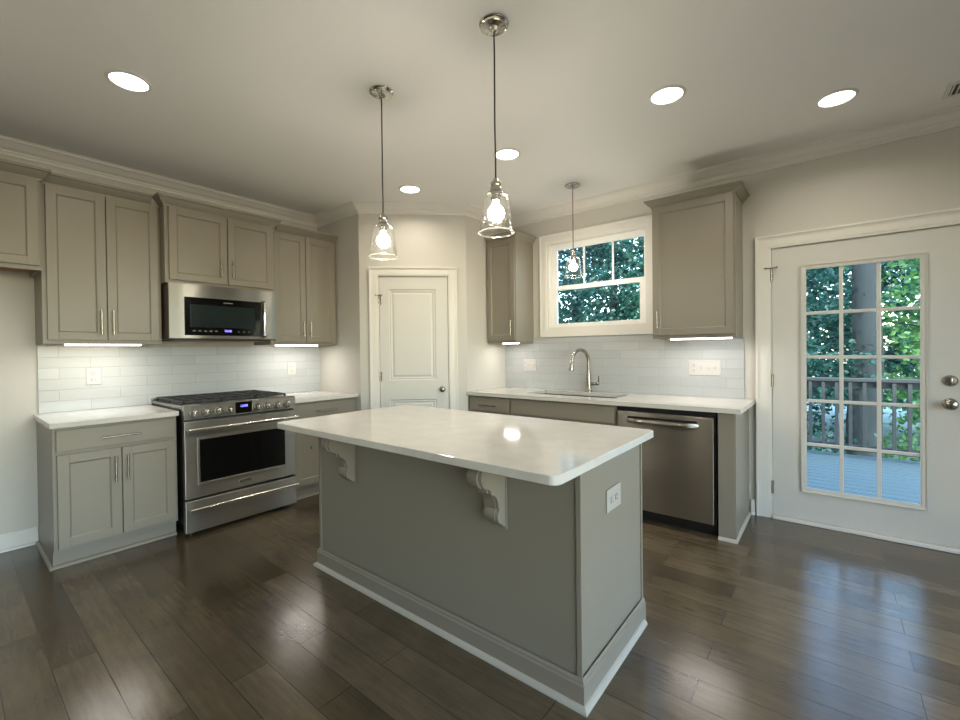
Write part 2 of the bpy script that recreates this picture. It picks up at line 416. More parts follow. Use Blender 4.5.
# casing profile run round three or four sides of an opening, built flat on a wall (front towards -y)
def casing(m, x0, x1, z0, z1, w, y=0, sides='ltr', t=.020):
    """x0..x1, z0..z1 is the inner opening; stepped casing of width w with mitred look"""
    zb = z0 if 'b' not in sides else z0-w
    for k, (a, b, d) in enumerate([(0, w*.16, t*.55), (w*.16, w*.72, t*.72), (w*.72, w*.86, t*.9), (w*.86, w, t*1.25)]):
        # strips from the inner edge outwards, each a U or a full ring
        xi0, xi1, zi1 = x0-a, x1+a, z1+a; xo0, xo1, zo1 = x0-b, x1+b, z1+b
        zi0 = z0-a if 'b' in sides else z0; zo0 = z0-b if 'b' in sides else z0
        f, g = y, y-d
        m.prism([(xo0,zo0),(xi0,zi0),(xi0,zi1),(xo0,zo1)], f, g, 'y')
        m.prism([(xo1,zo0),(xi1,zi0),(xi1,zi1),(xo1,zo1)], f, g, 'y')
        m.prism([(xo0,zo1),(xi0,zi1),(xi1,zi1),(xo1,zo1)], f, g, 'y')
        if 'b' in sides: m.prism([(xo0,zo0),(xi0,zi0),(xi1,zi0),(xo1,zo0)], f, g, 'y')
    return m

def knob_parts(parent, x, z, y, s=1, name='knob', mat=NICKEL, rose=.030, r=.026):
    k = MB(); k.lathe((x, y, z), [(.0,0),(rose,0),(rose,-.004),(rose*.85,-.010),(.011,-.012),(.010,-.030),(r*.7,-.036),(r,-.047),(r*.96,-.058),(r*.6,-.065),(0,-.067)], 28, 'Y')
    return k.build(name, mat, parent, True, world=False)
def hinge(parent, x, z, y, lz=.09, stop=False):
    h = MB(); h.cyl((x,y-.006,z-lz/2),(x,y-.006,z+lz/2),.006,seg=10); h.box(x-.002,x+.020,y-.003,y,z-lz/2,z+lz/2)
    if stop:
        h.cyl((x-.03,y-.010,z+lz/2),(x+.03,y-.014,z+lz/2),.004,seg=8); h.cyl((x+.03,y-.03,z+lz/2),(x+.03,y-.005,z+lz/2),.006,seg=8)
        h.cyl((x-.03,y-.025,z+lz/2),(x-.03,y-.005,z+lz/2),.006,seg=8)
    return h.build('hinge', NICKEL, parent, True, world=False)

# pantry door (door_1): two-panel moulded slab in the slanted wall
d1 = sroot('door_1', (PX0, PY0, 0), A_D)
casing(MB(), .172, .846, 0, 1.992, .080).build('door_casing', TRIM, d1, world=False)
m = MB(); m.box(.165,.180,.0,.09,0,1.998); m.box(.838,.852,0,.09,0,1.998); m.box(.180,.838,0,.09,1.986,1.998)
m.build('door_jamb', TRIM, d1, world=False)
def panel_slab(m, x0, x1, z0, z1, yf, yb, panels):
    """slab with sunk, moulded raised panels; yf is the front face"""
    xs = sorted({x0, x1, *[p[0] for p in panels], *[p[1] for p in panels]}); zs = sorted({z0, z1, *[p[2] for p in panels], *[p[3] for p in panels]})
    for i in range(len(xs)-1):
        for j in range(len(zs)-1):
            c = ((xs[i]+xs[i+1])/2, (zs[j]+zs[j+1])/2)
            if not any(p[0] < c[0] < p[1] and p[2] < c[1] < p[3] for p in panels): m.box(xs[i], xs[i+1], yf, yb, zs[j], zs[j+1])
    for a, b, c, d in panels:
        rings = []
        for ins, dep in [(0,0),(.010,.007),(.018,.004),(.030,.009),(.034,.009),(.050,.004)]:
            rings.append([m.bm.verts.new(v) for v in ((a+ins,yf+dep,c+ins),(b-ins,yf+dep,c+ins),(b-ins,yf+dep,d-ins),(a+ins,yf+dep,d-ins))])
        for A, B in zip(rings, rings[1:]):
            for k in range(4): m.bm.faces.new((A[k], A[(k+1) % 4], B[(k+1) % 4], B[k]))
        m.bm.faces.new(rings[-1])
        m.box(a, b, yb-.005, yb, c, d)
    return m
slab = panel_slab(MB(), .184, .834, .010, 1.982, .004, .040, [(.272,.718,.99,1.862),(.272,.718,.22,.805)]).build('door_slab', DOORP, d1, world=False)
knob_parts(d1, .775, .900, .002, name='door_knob')
MB().box(.8345,.8385,-.001,.02,.865,.935).build('latch_plate', NICKEL, d1, world=False)
for z, st in ((1.76, True), (1.03, False), (.25, False)): hinge(d1, .182, z, .002, stop=st)

# deck door (door_2): full-lite slab with fifteen panes
d2 = sroot('door_2')
casing(MB(), DX0+.012, DX1-.012, 0, DZ-.012, .092).build('door_casing', TRIM, d2)
m = MB(); m.box(DX0,DX0+.018,0,WT,0,DZ); m.box(DX1-.018,DX1,0,WT,0,DZ); m.box(DX0+.018,DX1-.018,0,WT,DZ-.014,DZ)
m.build('door_jamb', TRIM, d2)
m = MB(); m.box(DX0+.018, DX1-.018, -.026, WT, .0005, .026, .004); m.build('threshold', TRIM, d2)
GX0, GX1, GZ0, GZ1 = 4.043, 4.612, .262, 1.812
SX0, SX1, SZ0, SZ1 = DX0+.021, DX1-.021, .029, DZ-.017
m = MB(); y0, y1 = .004, .048
m.box(SX0,GX0-.012,y0,y1,SZ0,SZ1); m.box(GX1+.012,SX1,y0,y1,SZ0,SZ1); m.box(GX0-.012,GX1+.012,y0,y1,SZ0,GZ0-.012); m.box(GX0-.012,GX1+.012,y0,y1,GZ1+.012,SZ1)
sl2 = m.build('door_slab', DOORP, d2)
m = MB(); casing(m, GX0, GX1, GZ0, GZ1, .032, y=y0, sides='ltrb', t=.012); m.build('glass_surround', DOORP, d2)
m = MB()
for i in (1,2): x = GX0+(GX1-GX0)*i/3; m.box(x-.011,x+.011,.006,.022,GZ0,GZ1,.003)
for j in range(1,5): z = GZ0+(GZ1-GZ0)*j/5; m.box(GX0,GX1,.007,.021,z-.011,z+.011,.003)
m.build('muntin_grid', DOORP, d2)
MB().box(GX0-.012,GX1+.012,.024,.030,GZ0-.012,GZ1+.012).build('pane', PANE, d2)
for z, nm in ((1.047,'deadbolt'), (.905,'door_knob')):
    o = MB()
    if nm == 'deadbolt':
        o.lathe((4.741,.004,z), [(0,0),(.034,0),(.034,-.006),(.026,-.016),(.008,-.018),(0,-.018)], 28, 'Y'); o.box(4.735,4.747,-.034,-.010,z-.020,z+.020,.004)
        o.build(nm, NICKEL, d2, True)
    else: o.lathe((4.741,.004,z), [(0,0),(.035,0),(.035,-.005),(.028,-.012),(.012,-.014),(.011,-.032),(.022,-.038),(.030,-.048),(.029,-.058),(.018,-.066),(0,-.068)], 28, 'Y'); o.build(nm, NICKEL, d2, True)
for z, st in ((1.80, True), (1.02, False), (.23, False)):
    h = MB(); x = 3.838; y=.001; lz=.095
    h.cyl((x,y-.006,z-lz/2),(x,y-.006,z+lz/2),.007,seg=10); h.box(x-.010,x+.010,y-.002,y+.001,z-lz/2,z+lz/2)
    if st:
        h.cyl((x-.035,y-.016,z+lz/2),(x+.035,y-.016,z+lz/2),.004,seg=8)
        for sx in (-.035,.035): h.cyl((x+sx,y-.034,z+lz/2),(x+sx,y-.008,z+lz/2),.006,seg=8)
    h.build('hinge', NICKEL, d2, True)

# kitchen window (window_1): double-hung with three upper lights
w1 = sroot('window_1')
casing(MB(), WX0, WX1, WZ0, WZ1, .074, sides='ltrb', t=.018).build('window_casing', TRIM, w1)
m = MB(); m.frame(WX0, WX1, WZ0, WZ1, 0, WT, .020, bev=0); m.build('window_frame', TRIM, w1)
VIN = noisy('white_vinyl', (.80,.80,.77), .3, .01, 5)
zm = 1.878
m = MB(); m.frame(WX0+.020, WX1-.020, zm-.012, WZ1-.020, .062, .092, .061, wt=.056, wb=.036, wr=.032)
x0_, x1_ = WX0+.081, WX1-.052
for i in (1,2): x = x0_+(x1_-x0_)*i/3; m.box(x-.009,x+.009,.068,.082,zm+.02,WZ1-.07,.002)
m.build('upper_sash', VIN, w1)
m = MB(); m.frame(WX0+.020, WX1-.020, WZ0+.020, zm+.022, .026, .058, .075, wt=.045, wb=.038, wr=.060); m.build('lower_sash', VIN, w1)
m = MB(); m.lathe(((WX0+WX1)/2+.0,.040,zm+.0225), [(0,0),(.014,0),(.014,.006),(.006,.012),(0,.012)], 14); m.box((WX0+WX1)/2-.026,(WX0+WX1)/2+.026,.034,.046,zm+.0225,zm+.0285,.002)
m.build('sash_lock', VIN, w1)
m = MB(); m.box(x0_-.01,x1_+.01,.083,.087,zm+.015,WZ1-.065); m.build('upper_pane', PANE, w1)
m = MB(); m.box(WX0+.06,WX1-.06,.040,.044,WZ0+.05,zm-.015); m.build('lower_pane', PANE, w1)

# two large unseen windows added in the right wall to bring in more daylight
for k, (a, b) in enumerate(((-6.8,-4.4),(-4.0,-1.4))):
    wn = sroot('window_%d' % (k+2))
    m = MB()
    for y0, y1 in ((a,a+.05),(b-.05,b),((a+b)/2-.03,(a+b)/2+.03)): m.box(XMAX-.02,XMAX+WT,y0,y1,.25,2.45)
    for z0, z1 in ((.25,.30),(2.40,2.45)): m.box(XMAX-.02,XMAX+WT,a+.05,b-.05,z0,z1)
    m.build('window_frame', TRIM, wn)
    MB().box(XMAX+.06,XMAX+.065,a+.04,b-.04,.29,2.41).build('pane', PANE, wn)
    portal('window_portal', (XMAX+WT+.01, (a+b)/2, 1.35), 2.2, b-a, (0,PI/2,0)).parent = wn
portal('door_portal', (4.33, WT+.01, 1.04), .62, 1.6, (-PI/2,0,0)).parent = d2
portal('window_portal', (2.45, WT+.01, 1.9), .97, .85, (-PI/2,0,0)).parent = w1

# ------------------------------------------------------------------ cabinets (local frame: x to the right, front towards -y)
def bar_pull(parent, c, length, axis, mat=NICKEL):
    """bar handle on two posts; c = centre on the door face"""
    m = MB(); x, y, z = c; h = length/2; q = h*.62
    if axis == 'z':
        m.cyl((x,y-.028,z-h),(x,y-.028,z+h),.0055,seg=12)
        for s_ in (-1,1): m.cyl((x,y,z+s_*q),(x,y-.028,z+s_*q),.0045,seg=10)
    else:
        m.cyl((x-h,y-.028,z),(x+h,y-.028,z),.0055,seg=12)
        for s_ in (-1,1): m.cyl((x+s_*q,y,z),(x+s_*q,y-.028,z),.0045,seg=10)
    return m.build('handle', mat, parent, True, world=False)
def door_front(parent, x0, x1, z0, z1, yf, name='door', rail=.052, t=.019, flat=False, mat=CAB):
    """recessed-panel front whose back sits at yf"""
    m = MB()
    if flat: m.box(x0,x1,yf-t,yf-.0005,z0,z1,.002)
    else:
        m.frame(x0,x1,z0,z1,yf-t,yf-.0005,rail,bev=.0015)
        m.box(x0+rail,x1-rail,yf-t+.009,yf-.002,z0+rail,z1-rail)
        a,b,c,d = x0+rail,x1-rail,z0+rail,z1-rail; e = .007; ya, yb = yf-t+.002, yf-t+.009   # small inner bevel
        for p in ([(a,ya,c),(a+e,yb,c+e),(a+e,yb,d-e),(a,ya,d)],[(b,ya,c),(b,ya,d),(b-e,yb,d-e),(b-e,yb,c+e)],[(a,ya,d),(a+e,yb,d-e),(b-e,yb,d-e),(b,ya,d)],[(a,ya,c),(b,ya,c),(b-e,yb,c+e),(a+e,yb,c+e)]):
            m.bm.faces.new([m.bm.verts.new(v) for v in p])
    return m.build(name, mat, parent, world=False)
def ccrown(d):
    k = (2.420-d)/.070
    return [(o, d+z*k) for o, z in ((0,0),(.006,0),(.008,.012),(.015,.019),(.028,.036),(.038,.053),(.047,.056),(.049,.070),(0,.070))]
def upper(name, label, loc, rotz, W, depth, z0, z1, doors, pulls, crown_path, rail=.050, group='grey wall cabinets', pl=.125, fridge=False, pz=None):
    t = thing(name, label, 'cabinet', loc, rotz, group)
    m = MB()
    if fridge:
        m.box(0,W,-depth,-.005,z0+.035,z1); m.box(0,W,-depth,-depth+.02,z0,z0+.035); m.box(0,.02,-depth+.02,-.005,z0,z0+.035); m.box(W-.02,W,-depth+.02,-.005,z0,z0+.035)
        m.build('body', CAB, t, world=False)
        MB().box(.021,W-.021,-depth+.021,-.006,z0+.030,z0+.034).build('underside', CABIN, t, world=False)
    else:
        m.box(0,W,-depth,-.001,z0+.012,z1,.001); m.box(0,W,-depth,-depth+.019,z0,z0+.014,.001); m.box(0,.016,-depth+.019,-.001,z0,z0+.012); m.box(W-.016,W,-depth+.019,-.001,z0,z0+.012)
        m.build('body', CAB, t, world=False)
    for (a, b), (px, ) in zip(doors, pulls):
        d = door_front(t, a, b, z0+.026, z1-.002, -depth, rail=rail)
        if px is not None: bar_pull(d, (px, -depth-.019, (z0+.026+.125) if pz is None else pz), pl, 'z')
    if crown_path: MB().sweep(crown_path, ccrown(z1)).build('crown_moulding', CAB, t, world=False)
    return t
R90 = PI/2
# left wall: fridge cabinet, tall pair, microwave cabinet, tall pair
Y1a, Y1b = -3.470, -2.840
upper('wall_cabinet', 'short grey wall cabinet over the empty refrigerator space, at the far left', (0,-4.42,0), R90, 4.42-3.473, .372, 1.795, DT, [(.012,.466),(.474,.935)], [(None,),(None,)], [(0,-.372),(.947,-.372),(.947,-.05)], fridge=True)
t = upper('wall_cabinet', 'tall two-door grey wall cabinet left of the microwave', (0,Y1a,0), R90, Y1b-Y1a, .328, UB, DT, [(.022,.313),(.319,.612)], [(.281,),(.344,)], [(.005,-.328),(Y1b-Y1a-.053,-.328)], pl=.165, pz=1.488)
t = upper('wall_cabinet', 'short two-door grey wall cabinet mounted directly above the microwave', (0,-2.838,0), R90, .806, .418, 1.79, DT, [(.024,.419),(.425,.786)], [(.366,),(.424+.030,)], [(0,-.328),(0,-.418),(.806,-.418),(.806,-.328)], pl=.15, pz=1.937)
t = upper('wall_cabinet', 'tall two-door grey wall cabinet right of the microwave beside the pantry wall', (0,-2.030,0), R90, .664, .328, UB, DT, [(.034,.330),(.336,.645)], [(.298,),(.368,)], [(.056,-.328),(.664,-.328)], pl=.14, pz=1.488)
# rear wall
t = upper('wall_cabinet', 'narrow single-door grey wall cabinet between the pantry wall and the window', (1.4425,0,0), 0, .352, .328, UB, DR, [(.014,.345)], [(.316,)], [(0,-.328),(.352,-.328),(.352,-.002)], pl=.15, pz=1.485)
t = upper('wall_cabinet', 'wide single-door grey wall cabinet between the window and the deck door', (3.087,0,0), 0, .570, .328, UB, DR, [(.010,.560)], [(.045,)], [(0,-.002),(0,-.328),(.570,-.328),(.570,-.002)], pl=.13, pz=1.487)

def base_cab(label, loc, rotz, W, depth, fronts, toe_side=False, toe_mold=True, group='grey base cabinets', name='base_cabinet', body_x=None):
    t = thing(name, label, 'cabinet', loc, rotz, group)
    m = MB(); m.box(0,W,-depth,-.001,.105,CT-TH-.001,.001); m.box(.0,W,-depth+.045,-.001,0,.105)
    m.build('body', CAB, t, world=False)
    for kind, a, b, z0, z1, pull in fronts:
        if kind == 'drawer':
            d = door_front(t, a, b, z0, z1, -depth, 'drawer', flat=True)
            if pull: bar_pull(d, ((a+b)/2, -depth-.019, (z0+z1)/2-.006), pull, 'x')
        else:
            d = door_front(t, a, b, z0, z1, -depth, 'door')
            if pull is not None: bar_pull(d, (pull, -depth-.019, z1-.128), .16, 'z')
    if toe_mold:
        q = [(0,0),(.018,0),(.018,.005),(.013,.014),(.004,.019),(0,.019)]
        path = [(0,-depth+.045),(W,-depth+.045)]
        if toe_side: path = [(0,-.02)]+path
        MB().sweep(path, q).build('toe_moulding', CAB, t, world=False)
    return t
b1 = base_cab('grey base cabinet with one drawer over two doors, left of the range', (0,-3.475,0), R90, .625, .641,
    [('drawer',.016,.612,.698,.823,.20),('door',.018,.316,.126,.676,.284),('door',.322,.612,.126,.676,.346)], toe_side=True)
b2 = base_cab('grey base cabinet between the range and the pantry wall, partly behind the island', (0,-2.030,0), R90, .668, .641,
    [('drawer',.020,.628,.698,.823,.21),('door',.022,.322,.126,.676,None),('door',.328,.628,.126,.676,None)])
tag(MB().box(.652,.6535,-1.852,-1.838,.425,.450).build('tape_scrap', BLUEMARK), 'tiny dark blue tape scrap stuck on the cabinet door right of the range', 'tape')  # small dark blue mark on the door panel
b3 = base_cab('narrow grey drawer cabinet on the rear wall beside the pantry wall', (1.4425,0,0), 0, .497, .641,
    [('drawer',.030,.483,.698,.823,.20),('door',.030,.483,.126,.676,.44)])
# sink base: hollow where the bowl hangs
t = thing('sink_base_cabinet', 'grey sink base cabinet with a plain false front beside the dishwasher', 'cabinet', (1.9405,0,0), 0, 'grey base cabinets')
m = MB(); m.box(0,.018,-.641,-.001,.105,CT-TH-.001); m.box(.951,.969,-.641,-.001,.105,CT-TH-.001); m.box(.018,.951,-.641,-.620,.105,CT-TH-.001); m.box(.018,.951,-.620,-.001,.105,.125); m.box(0,.969,-.596,-.001,0,.105)
m.build('body', CAB, t, world=False)
door_front(t, .012,.958,.698,.823,-.641,'false_front',flat=True)
for a, b, p in ((.012,.482,.45),(.488,.958,.52)):
    d = door_front(t, a, b, .126,.676,-.641); bar_pull(d, (p,-.660,.548), .16, 'z')
# end panel right of the dishwasher
ep = thing('end_panel', 'grey end panel closing the cabinet run between dishwasher and deck door', 'panel', (3.596,0,0))
MB().box(0,.096,-.652,-.001,0,CT-TH-.001,.002).build('board', CAB, ep, world=False)
MB().box(.096,.102,-.648,-.570,.02,CT-TH-.001,.001).build('corner_stile', CAB, ep, world=False)
MB().sweep([(.0,-.652),(.096,-.652),(.096,-.034)], [(0,0),(.015,0),(.015,.005),(.011,.016),(.003,.020),(0,.020)]).build('shoe_moulding', SHOE, ep, world=False)

# ------------------------------------------------------------------ worktops
def worktop(label, x0, x1, y0, y1, hole=None, corner=0, name='countertop', segs=6, corners=None):
    m = MB(); z0, z1 = CT-TH, CT
    if hole:
        a, b, c, d = hole
        m.box(x0,a,y0,y1,z0,z1); m.box(b,x1,y0,y1,z0,z1); m.box(a,b,y0,c,z0,z1); m.box(a,b,d,y1,z0,z1)
        bmesh.ops.remove_doubles(m.bm, verts=m.bm.verts, dist=1e-5)
    else:
        pts = []
        for (cx, cy, a0) in ((x1,y1,0),(x0,y1,90),(x0,y0,180),(x1,y0,270)):
            r = corner if (corners is None or a0 in corners) else .001
            ox = cx-r if cx == x1 else cx+r; oy = cy-r if cy == y1 else cy+r
            for k in range(segs+1):
                a = math.radians(a0+90*k/segs); pts.append((ox+r*math.cos(a), oy+r*math.sin(a)))
        b = .002; rings = []
        cxm, cym = (x0+x1)/2, (y0+y1)/2
        def ins(p, e): return (p[0]-math.copysign(min(e,abs(p[0]-cxm)), p[0]-cxm), p[1]-math.copysign(min(e,abs(p[1]-cym)), p[1]-cym))
        for e, z in ((b,z0),(0,z0+b),(0,z1-b),(b,z1)): rings.append([m.bm.verts.new((*ins(p,e),z)) for p in pts])
        n = len(pts)
        for A, B in zip(rings, rings[1:]):
            for i in range(n): m.bm.faces.new((A[i],A[(i+1)%n],B[(i+1)%n],B[i]))
        m.bm.faces.new(rings[0]); m.bm.faces.new(rings[-1])
    return tag(m.build(name, QUARTZ), label, 'countertop', 'white quartz worktops')
worktop('white quartz countertop left of the range under the tiled wall', .0125, .679, -3.490, -2.842, corner=.006)
worktop('white quartz countertop between the range and the pantry wall', .0125, .679, -2.034, -1.363, corner=.006)
SK = (2.00, 2.84, -.50, -.14)
worktop('long white quartz countertop with the sink cutout along the rear wall', 1.4425, 3.732, -.679, -.0125, hole=SK)

# backsplashes
tag(MB().box(.0005,.012,-3.463,-1.3615,CT-.0,UB-.001).build('tile_backsplash', TILE_Y), 'pale grey-blue tile backsplash behind the range on the left wall', 'backsplash')
m = MB(); m.box(1.4415,1.794,-.012,-.0005,CT,UB-.001); m.box(1.795,3.086,-.012,-.0005,CT,1.3985); m.box(3.087,3.664,-.012,-.0005,CT,UB-.001); m.box(1.4415+.353,3.086-.0,-.0118,-.0005,UB-.002,1.35)
tag(m.build('tile_backsplash', TILE_X), 'pale grey-blue tile backsplash behind the sink under the window', 'backsplash')
bpy.data.objects['tile_backsplash'].select_set(False)

# ------------------------------------------------------------------ island
IX0, IX1, IY0, IY1 = 1.812, 3.490, -2.472, -1.826
isl = thing('kitchen_island', 'freestanding grey kitchen island base with corbels and white shoe moulding', 'island', ((IX0+IX1)/2,(IY0+IY1)/2,0))
m = MB(); m.box(IX0+.006,IX1-.006,IY0+.006,IY1,.10,CT-TH-.001); m.box(IX0+.006,IX1-.006,IY0+.006,IY1-.06,0,.10)
m.build('body', CAB, isl)
for x0, x1, y0, y1 in ((IX0,IX0+.018,IY0,IY0+.006),(IX1-.020,IX1,IY0,IY0+.006),(IX1-.006,IX1,IY1-.016,IY1),(IX0,IX0+.006,IY0+.0065,IY0+.02),(IX0,IX0+.006,IY1-.04,IY1)):
    MB().box(x0,x1,y0,y1,.10,CT-TH-.001,.001).build('corner_trim', CAB, isl)
prof = [(0,0),(.012,0),(.012,.082),(.008,.088),(.008,.096),(.002,.104),(0,.104)]
MB().sweep([(IX0,IY1),(IX0,IY0),(IX1,IY0),(IX1,IY1)], prof).build('base_board', CAB, isl)
MB().sweep([(IX0-.012,IY1-.03),(IX0-.012,IY0-.012),(IX1+.012,IY0-.012),(IX1+.012,IY1-.03)], [(0,0),(.017,0),(.017,.005),(.013,.014),(.005,.019),(0,.020)]).build('shoe_moulding', SHOE, isl)
for a, b in ((IX0+.02,IX0+.43),(IX0+.434,IX0+.838),(IX0+.842,IX0+1.246),(IX0+1.25,IX1-.02)):   # fronts on the sink side
    m = MB(); m.frame(a,b,.126,.823,IY1+.0005,IY1+.019,.05); m.box(a+.05,b-.05,IY1+.0005,IY1+.010,.176,.773)
    d = m.build('door', CAB, isl)
    h = MB(); h.cyl((b-.03,IY1+.046,.60),(b-.03,IY1+.046,.76),.0055,seg=12)
    for z in (.63,.73): h.cyl((b-.03,IY1+.019,z),(b-.03,IY1+.046,z),.0045,seg=10)
    h.build('handle', NICKEL, d, True)
def corbel(x):
    top = CT-TH-.002; y = IY0
    pts = [(y,top),(y-.150,top),(y-.152,top-.012)]
    for k in range(9):        # upper roll bulging outwards
        a = math.radians(60-150*k/8); pts.append((y-.118-.040*math.cos(a)*1.0, top-.070+.045*math.sin(a)+.02))
    pts += [(y-.098,top-.108),(y-.098,top-.120),(y-.086,top-.126)]
    for k in range(8):        # hollow
        a = math.radians(90*k/7); pts.append((y-.086+.040*math.sin(a)-.004, top-.126-.052*(1-math.cos(a))-.010*k/7))
    for k in range(7):        # lower roll
        a = math.radians(60-150*k/6); pts.append((y-.034-.022*math.cos(a), top-.222+.030*math.sin(a)))
    pts += [(y-.026,top-.262),(y-.012,top-.270),(y,top-.276)]
    m = MB(); m.prism(pts, x, x+.072, 'x')
    c = [(a*.0+ (y + (a-y)*1.06), b) for a, b in pts]
    m.prism([(y+(a-y)*1.07, top+(b-top)*.985) for a, b in pts], x+.014, x+.058, 'x')
    m.box(x-.006,x+.078,y-.160,y,top-.008,top+.001)
    m.box(x-.006,x+.078,y-.006,y,top-.282,top-.008,.001)
    return m.build('corbel', CAB, isl, True)
corbel(3.098); corbel(2.100)
worktop('large white quartz island top with rounded corners', 1.729, 3.517, -2.690, -1.712, corner=.035, name='island_countertop')

# ------------------------------------------------------------------ outlets and switches
def plate(label, loc, rotz, gangs, kinds, horiz=False, mat=PLATE, group='wall plates'):
    t = thing('wall_plate', label, 'outlet' if gangs == 1 else 'switch', loc, rotz, group)
    Wd = .084 if gangs == 1 else .060*gangs+.060; Hh = .122
    if gangs == 4: Wd = .232
    if gangs == 2: Wd = .150
    if horiz: Wd, Hh = .145, .092
    m = MB(); m.box(-Wd/2,Wd/2,-.006,-.0003,-Hh/2,Hh/2,.003); m.build('cover_plate', mat, t, world=False)
    n = len(kinds)
    for i, k in enumerate(kinds):
        cx = (i-(n-1)/2)*(.052)
        if k == 'outlet':
            for s_ in (-1,1):
                o = (cx, s_*.022) if not horiz else (s_*.024, 0)
                m = MB(); m.box(o[0]-.015,o[0]+.015,-.010,-.0062,o[1]-.013,o[1]+.013,.002)
                so = m.build('socket', mat, t, world=False)
                m = MB()
                for dx in (-.006,.006):
                    if horiz: m.box(o[0]-.004,o[0]+.004,-.0108,-.0101,o[1]+dx-.0014,o[1]+dx+.0014)
                    else: m.box(o[0]+dx-.0014,o[0]+dx+.0014,-.0108,-.0101,o[1]-.001,o[1]+.008)
                m.cyl((o[0],-.0108,o[1]-.008),(o[0],-.0101,o[1]-.008),.002,seg=8)
                m.build('slots', SLOT, so, world=False)
        else:
            m = MB(); m.box(cx-.006,cx+.006,-.008,-.0062,-.013,.013,.001); tg = m.build('toggle_base', mat, t, world=False)
            m = MB(); m.box(cx-.004,cx+.004,-.018,-.0082,-.001 if k == 'up' else -.010,.010 if k == 'up' else .001,.0015); m.build('toggle', mat, t, world=False)
    return t
plate('white outlet plate on the tiles left of the range', (.0122,-3.176,1.114), R90, 1, ['outlet'])
plate('white outlet plate on the tiles right of the range', (.0122,-1.674,1.108), R90, 1, ['outlet'])
plate('white double plate on the tiles left of the faucet', (1.752,-.0122,1.110), 0, 2, ['outlet','up','down'][0:1]+['up','down'])
plate('wide white four-gang switch plate on the tiles left of the deck door', (3.391,-.0122,1.106), 0, 4, ['outlet','up','down','up'])
plate('grey outlet plate on the right end of the island', (IX1-.0052,-2.166,.662), R90, 1, ['outlet'], horiz=True, mat=GREYPLATE)

# ------------------------------------------------------------------ sink and faucet
t = thing('undermount_sink', 'stainless undermount sink set into the rear countertop', 'sink', (2.42,-.32,.66))
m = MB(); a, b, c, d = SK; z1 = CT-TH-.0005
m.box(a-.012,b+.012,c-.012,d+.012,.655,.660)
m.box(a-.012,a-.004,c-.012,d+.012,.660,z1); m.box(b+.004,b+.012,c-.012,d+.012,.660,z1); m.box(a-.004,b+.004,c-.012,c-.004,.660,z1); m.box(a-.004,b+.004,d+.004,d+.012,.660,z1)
m.build('bowl', noisy('sink_steel', (.20,.19,.175), .35, .05, 5, metal=1), t)  # steel darkened so the shade inside the bowl sits in its colour
MB().lathe((2.42,-.32,.660),[(0,0),(.045,0),(.045,.003),(.030,.002),(0,.001)],24).build('drain', BRIGHT, t, True)
t = thing('faucet', 'nickel gooseneck pull-down faucet standing behind the sink', 'faucet', (2.430,-.082,CT))
m = MB(); m.lathe((0,0,.0005),[(0,0),(.033,0),(.033,.006),(.028,.012),(.026,.05),(.024,.12),(.019,.165),(.0175,.175),(.0175,.20),(0,.20)],24)
m.build('body', NICKEL, t, True, world=False)
dirx, diry = -.28, -.96
pts = []
R_ = .108
for z in (.198,.24,.27): pts.append((0,0,z))
for k in range(15):
    a_ = math.radians(180-k*12.6); q = R_+R_*math.cos(a_); pts.append((dirx*q, diry*q, .283+R_*math.sin(a_)))
MB().tube(pts, .0155, 14).build('neck', NICKEL, t, True, world=False)
e = Vector(pts[-1]); dv = (e-Vector(pts[-2])).normalized()
MB().tube([e-dv*.004, e+dv*.012, e+dv*.03, e+dv*.075, e+dv*.088], 0, 16, rr=[.0155,.0165,.0185,.0225,.021]).build('spray_head', NICKEL, t, True, world=False)
m = MB(); m.cyl((.012,0,.072),(.085,0,.078),.0155,seg=16); m.sphere((.087,0,.078),.0175); m.tube([(.087,0,.080),(.098,-.004,.10),(.102,-.006,.15)],0,10,rr=[.008,.007,.005])
m.build('lever_handle', NICKEL, t, True, world=False)

# ------------------------------------------------------------------ range
RW = .799
rg = thing('gas_range', 'stainless gas range with black oven glass between two base cabinets', 'range', (0,-2.8325,0), R90)
def P(m, name, mat, par=rg, smooth=False): return m.build(name, mat, par, smooth, world=False)
P(MB().box(.004,RW-.004,-.690,-.0135,.075,.884), 'body', BLACK)
P(MB().box(.02,RW-.02,-.64,-.05,.0,.075), 'kick_base', BLACK)
for x in (.05, RW-.05): P(MB().lathe((x,-.67,0),[(0,0),(.02,0),(.02,.01),(.012,.014),(.012,.08),(0,.08)],14), 'foot', BLACK, smooth=True)
P(MB().box(.0,RW,-.700,-.0135,.884,.902,.003), 'cooktop', STEEL)
P(MB().box(.018,RW-.018,-.650,-.060,.9025,.905), 'cooktop_pan', BLACK)
P(MB().box(.0,RW,-.040,-.0135,.902,.922,.003), 'rear_trim', STEEL)
# control panel, leaning slightly back
m = MB(); m.prism([(-.744,.812),(-.738,.906),(-.730,.912),(-.700,.912),(-.690,.884),(-.690,.812)], 0, RW, 'x'); P(m, 'control_panel', STEELH)
P(MB().box(.332,.450,-.7455,-.738,.820,.903,.001), 'display', BLACKG)
def digits(par, txt, x, y, z, size, name='clock_digits'):
    cu = bpy.data.curves.new('txt', 'FONT'); cu.body = txt; cu.size = size; cu.align_x = 'CENTER'; cu.align_y = 'CENTER'; cu.extrude = .0004
    to = bpy.data.objects.new('txt', cu); C.objects.link(to)
    dg = bpy.context.evaluated_depsgraph_get(); me = bpy.data.meshes.new_from_object(to.evaluated_get(dg))
    bpy.data.objects.remove(to); me.materials.clear(); me.materials.append(CLOCK)
    me.transform(Matrix.Translation((x,y,z)) @ Matrix.Rotation(PI/2, 4, 'X'))
    o = bpy.data.objects.new(name, me); C.objects.link(o); o.parent = par; return o
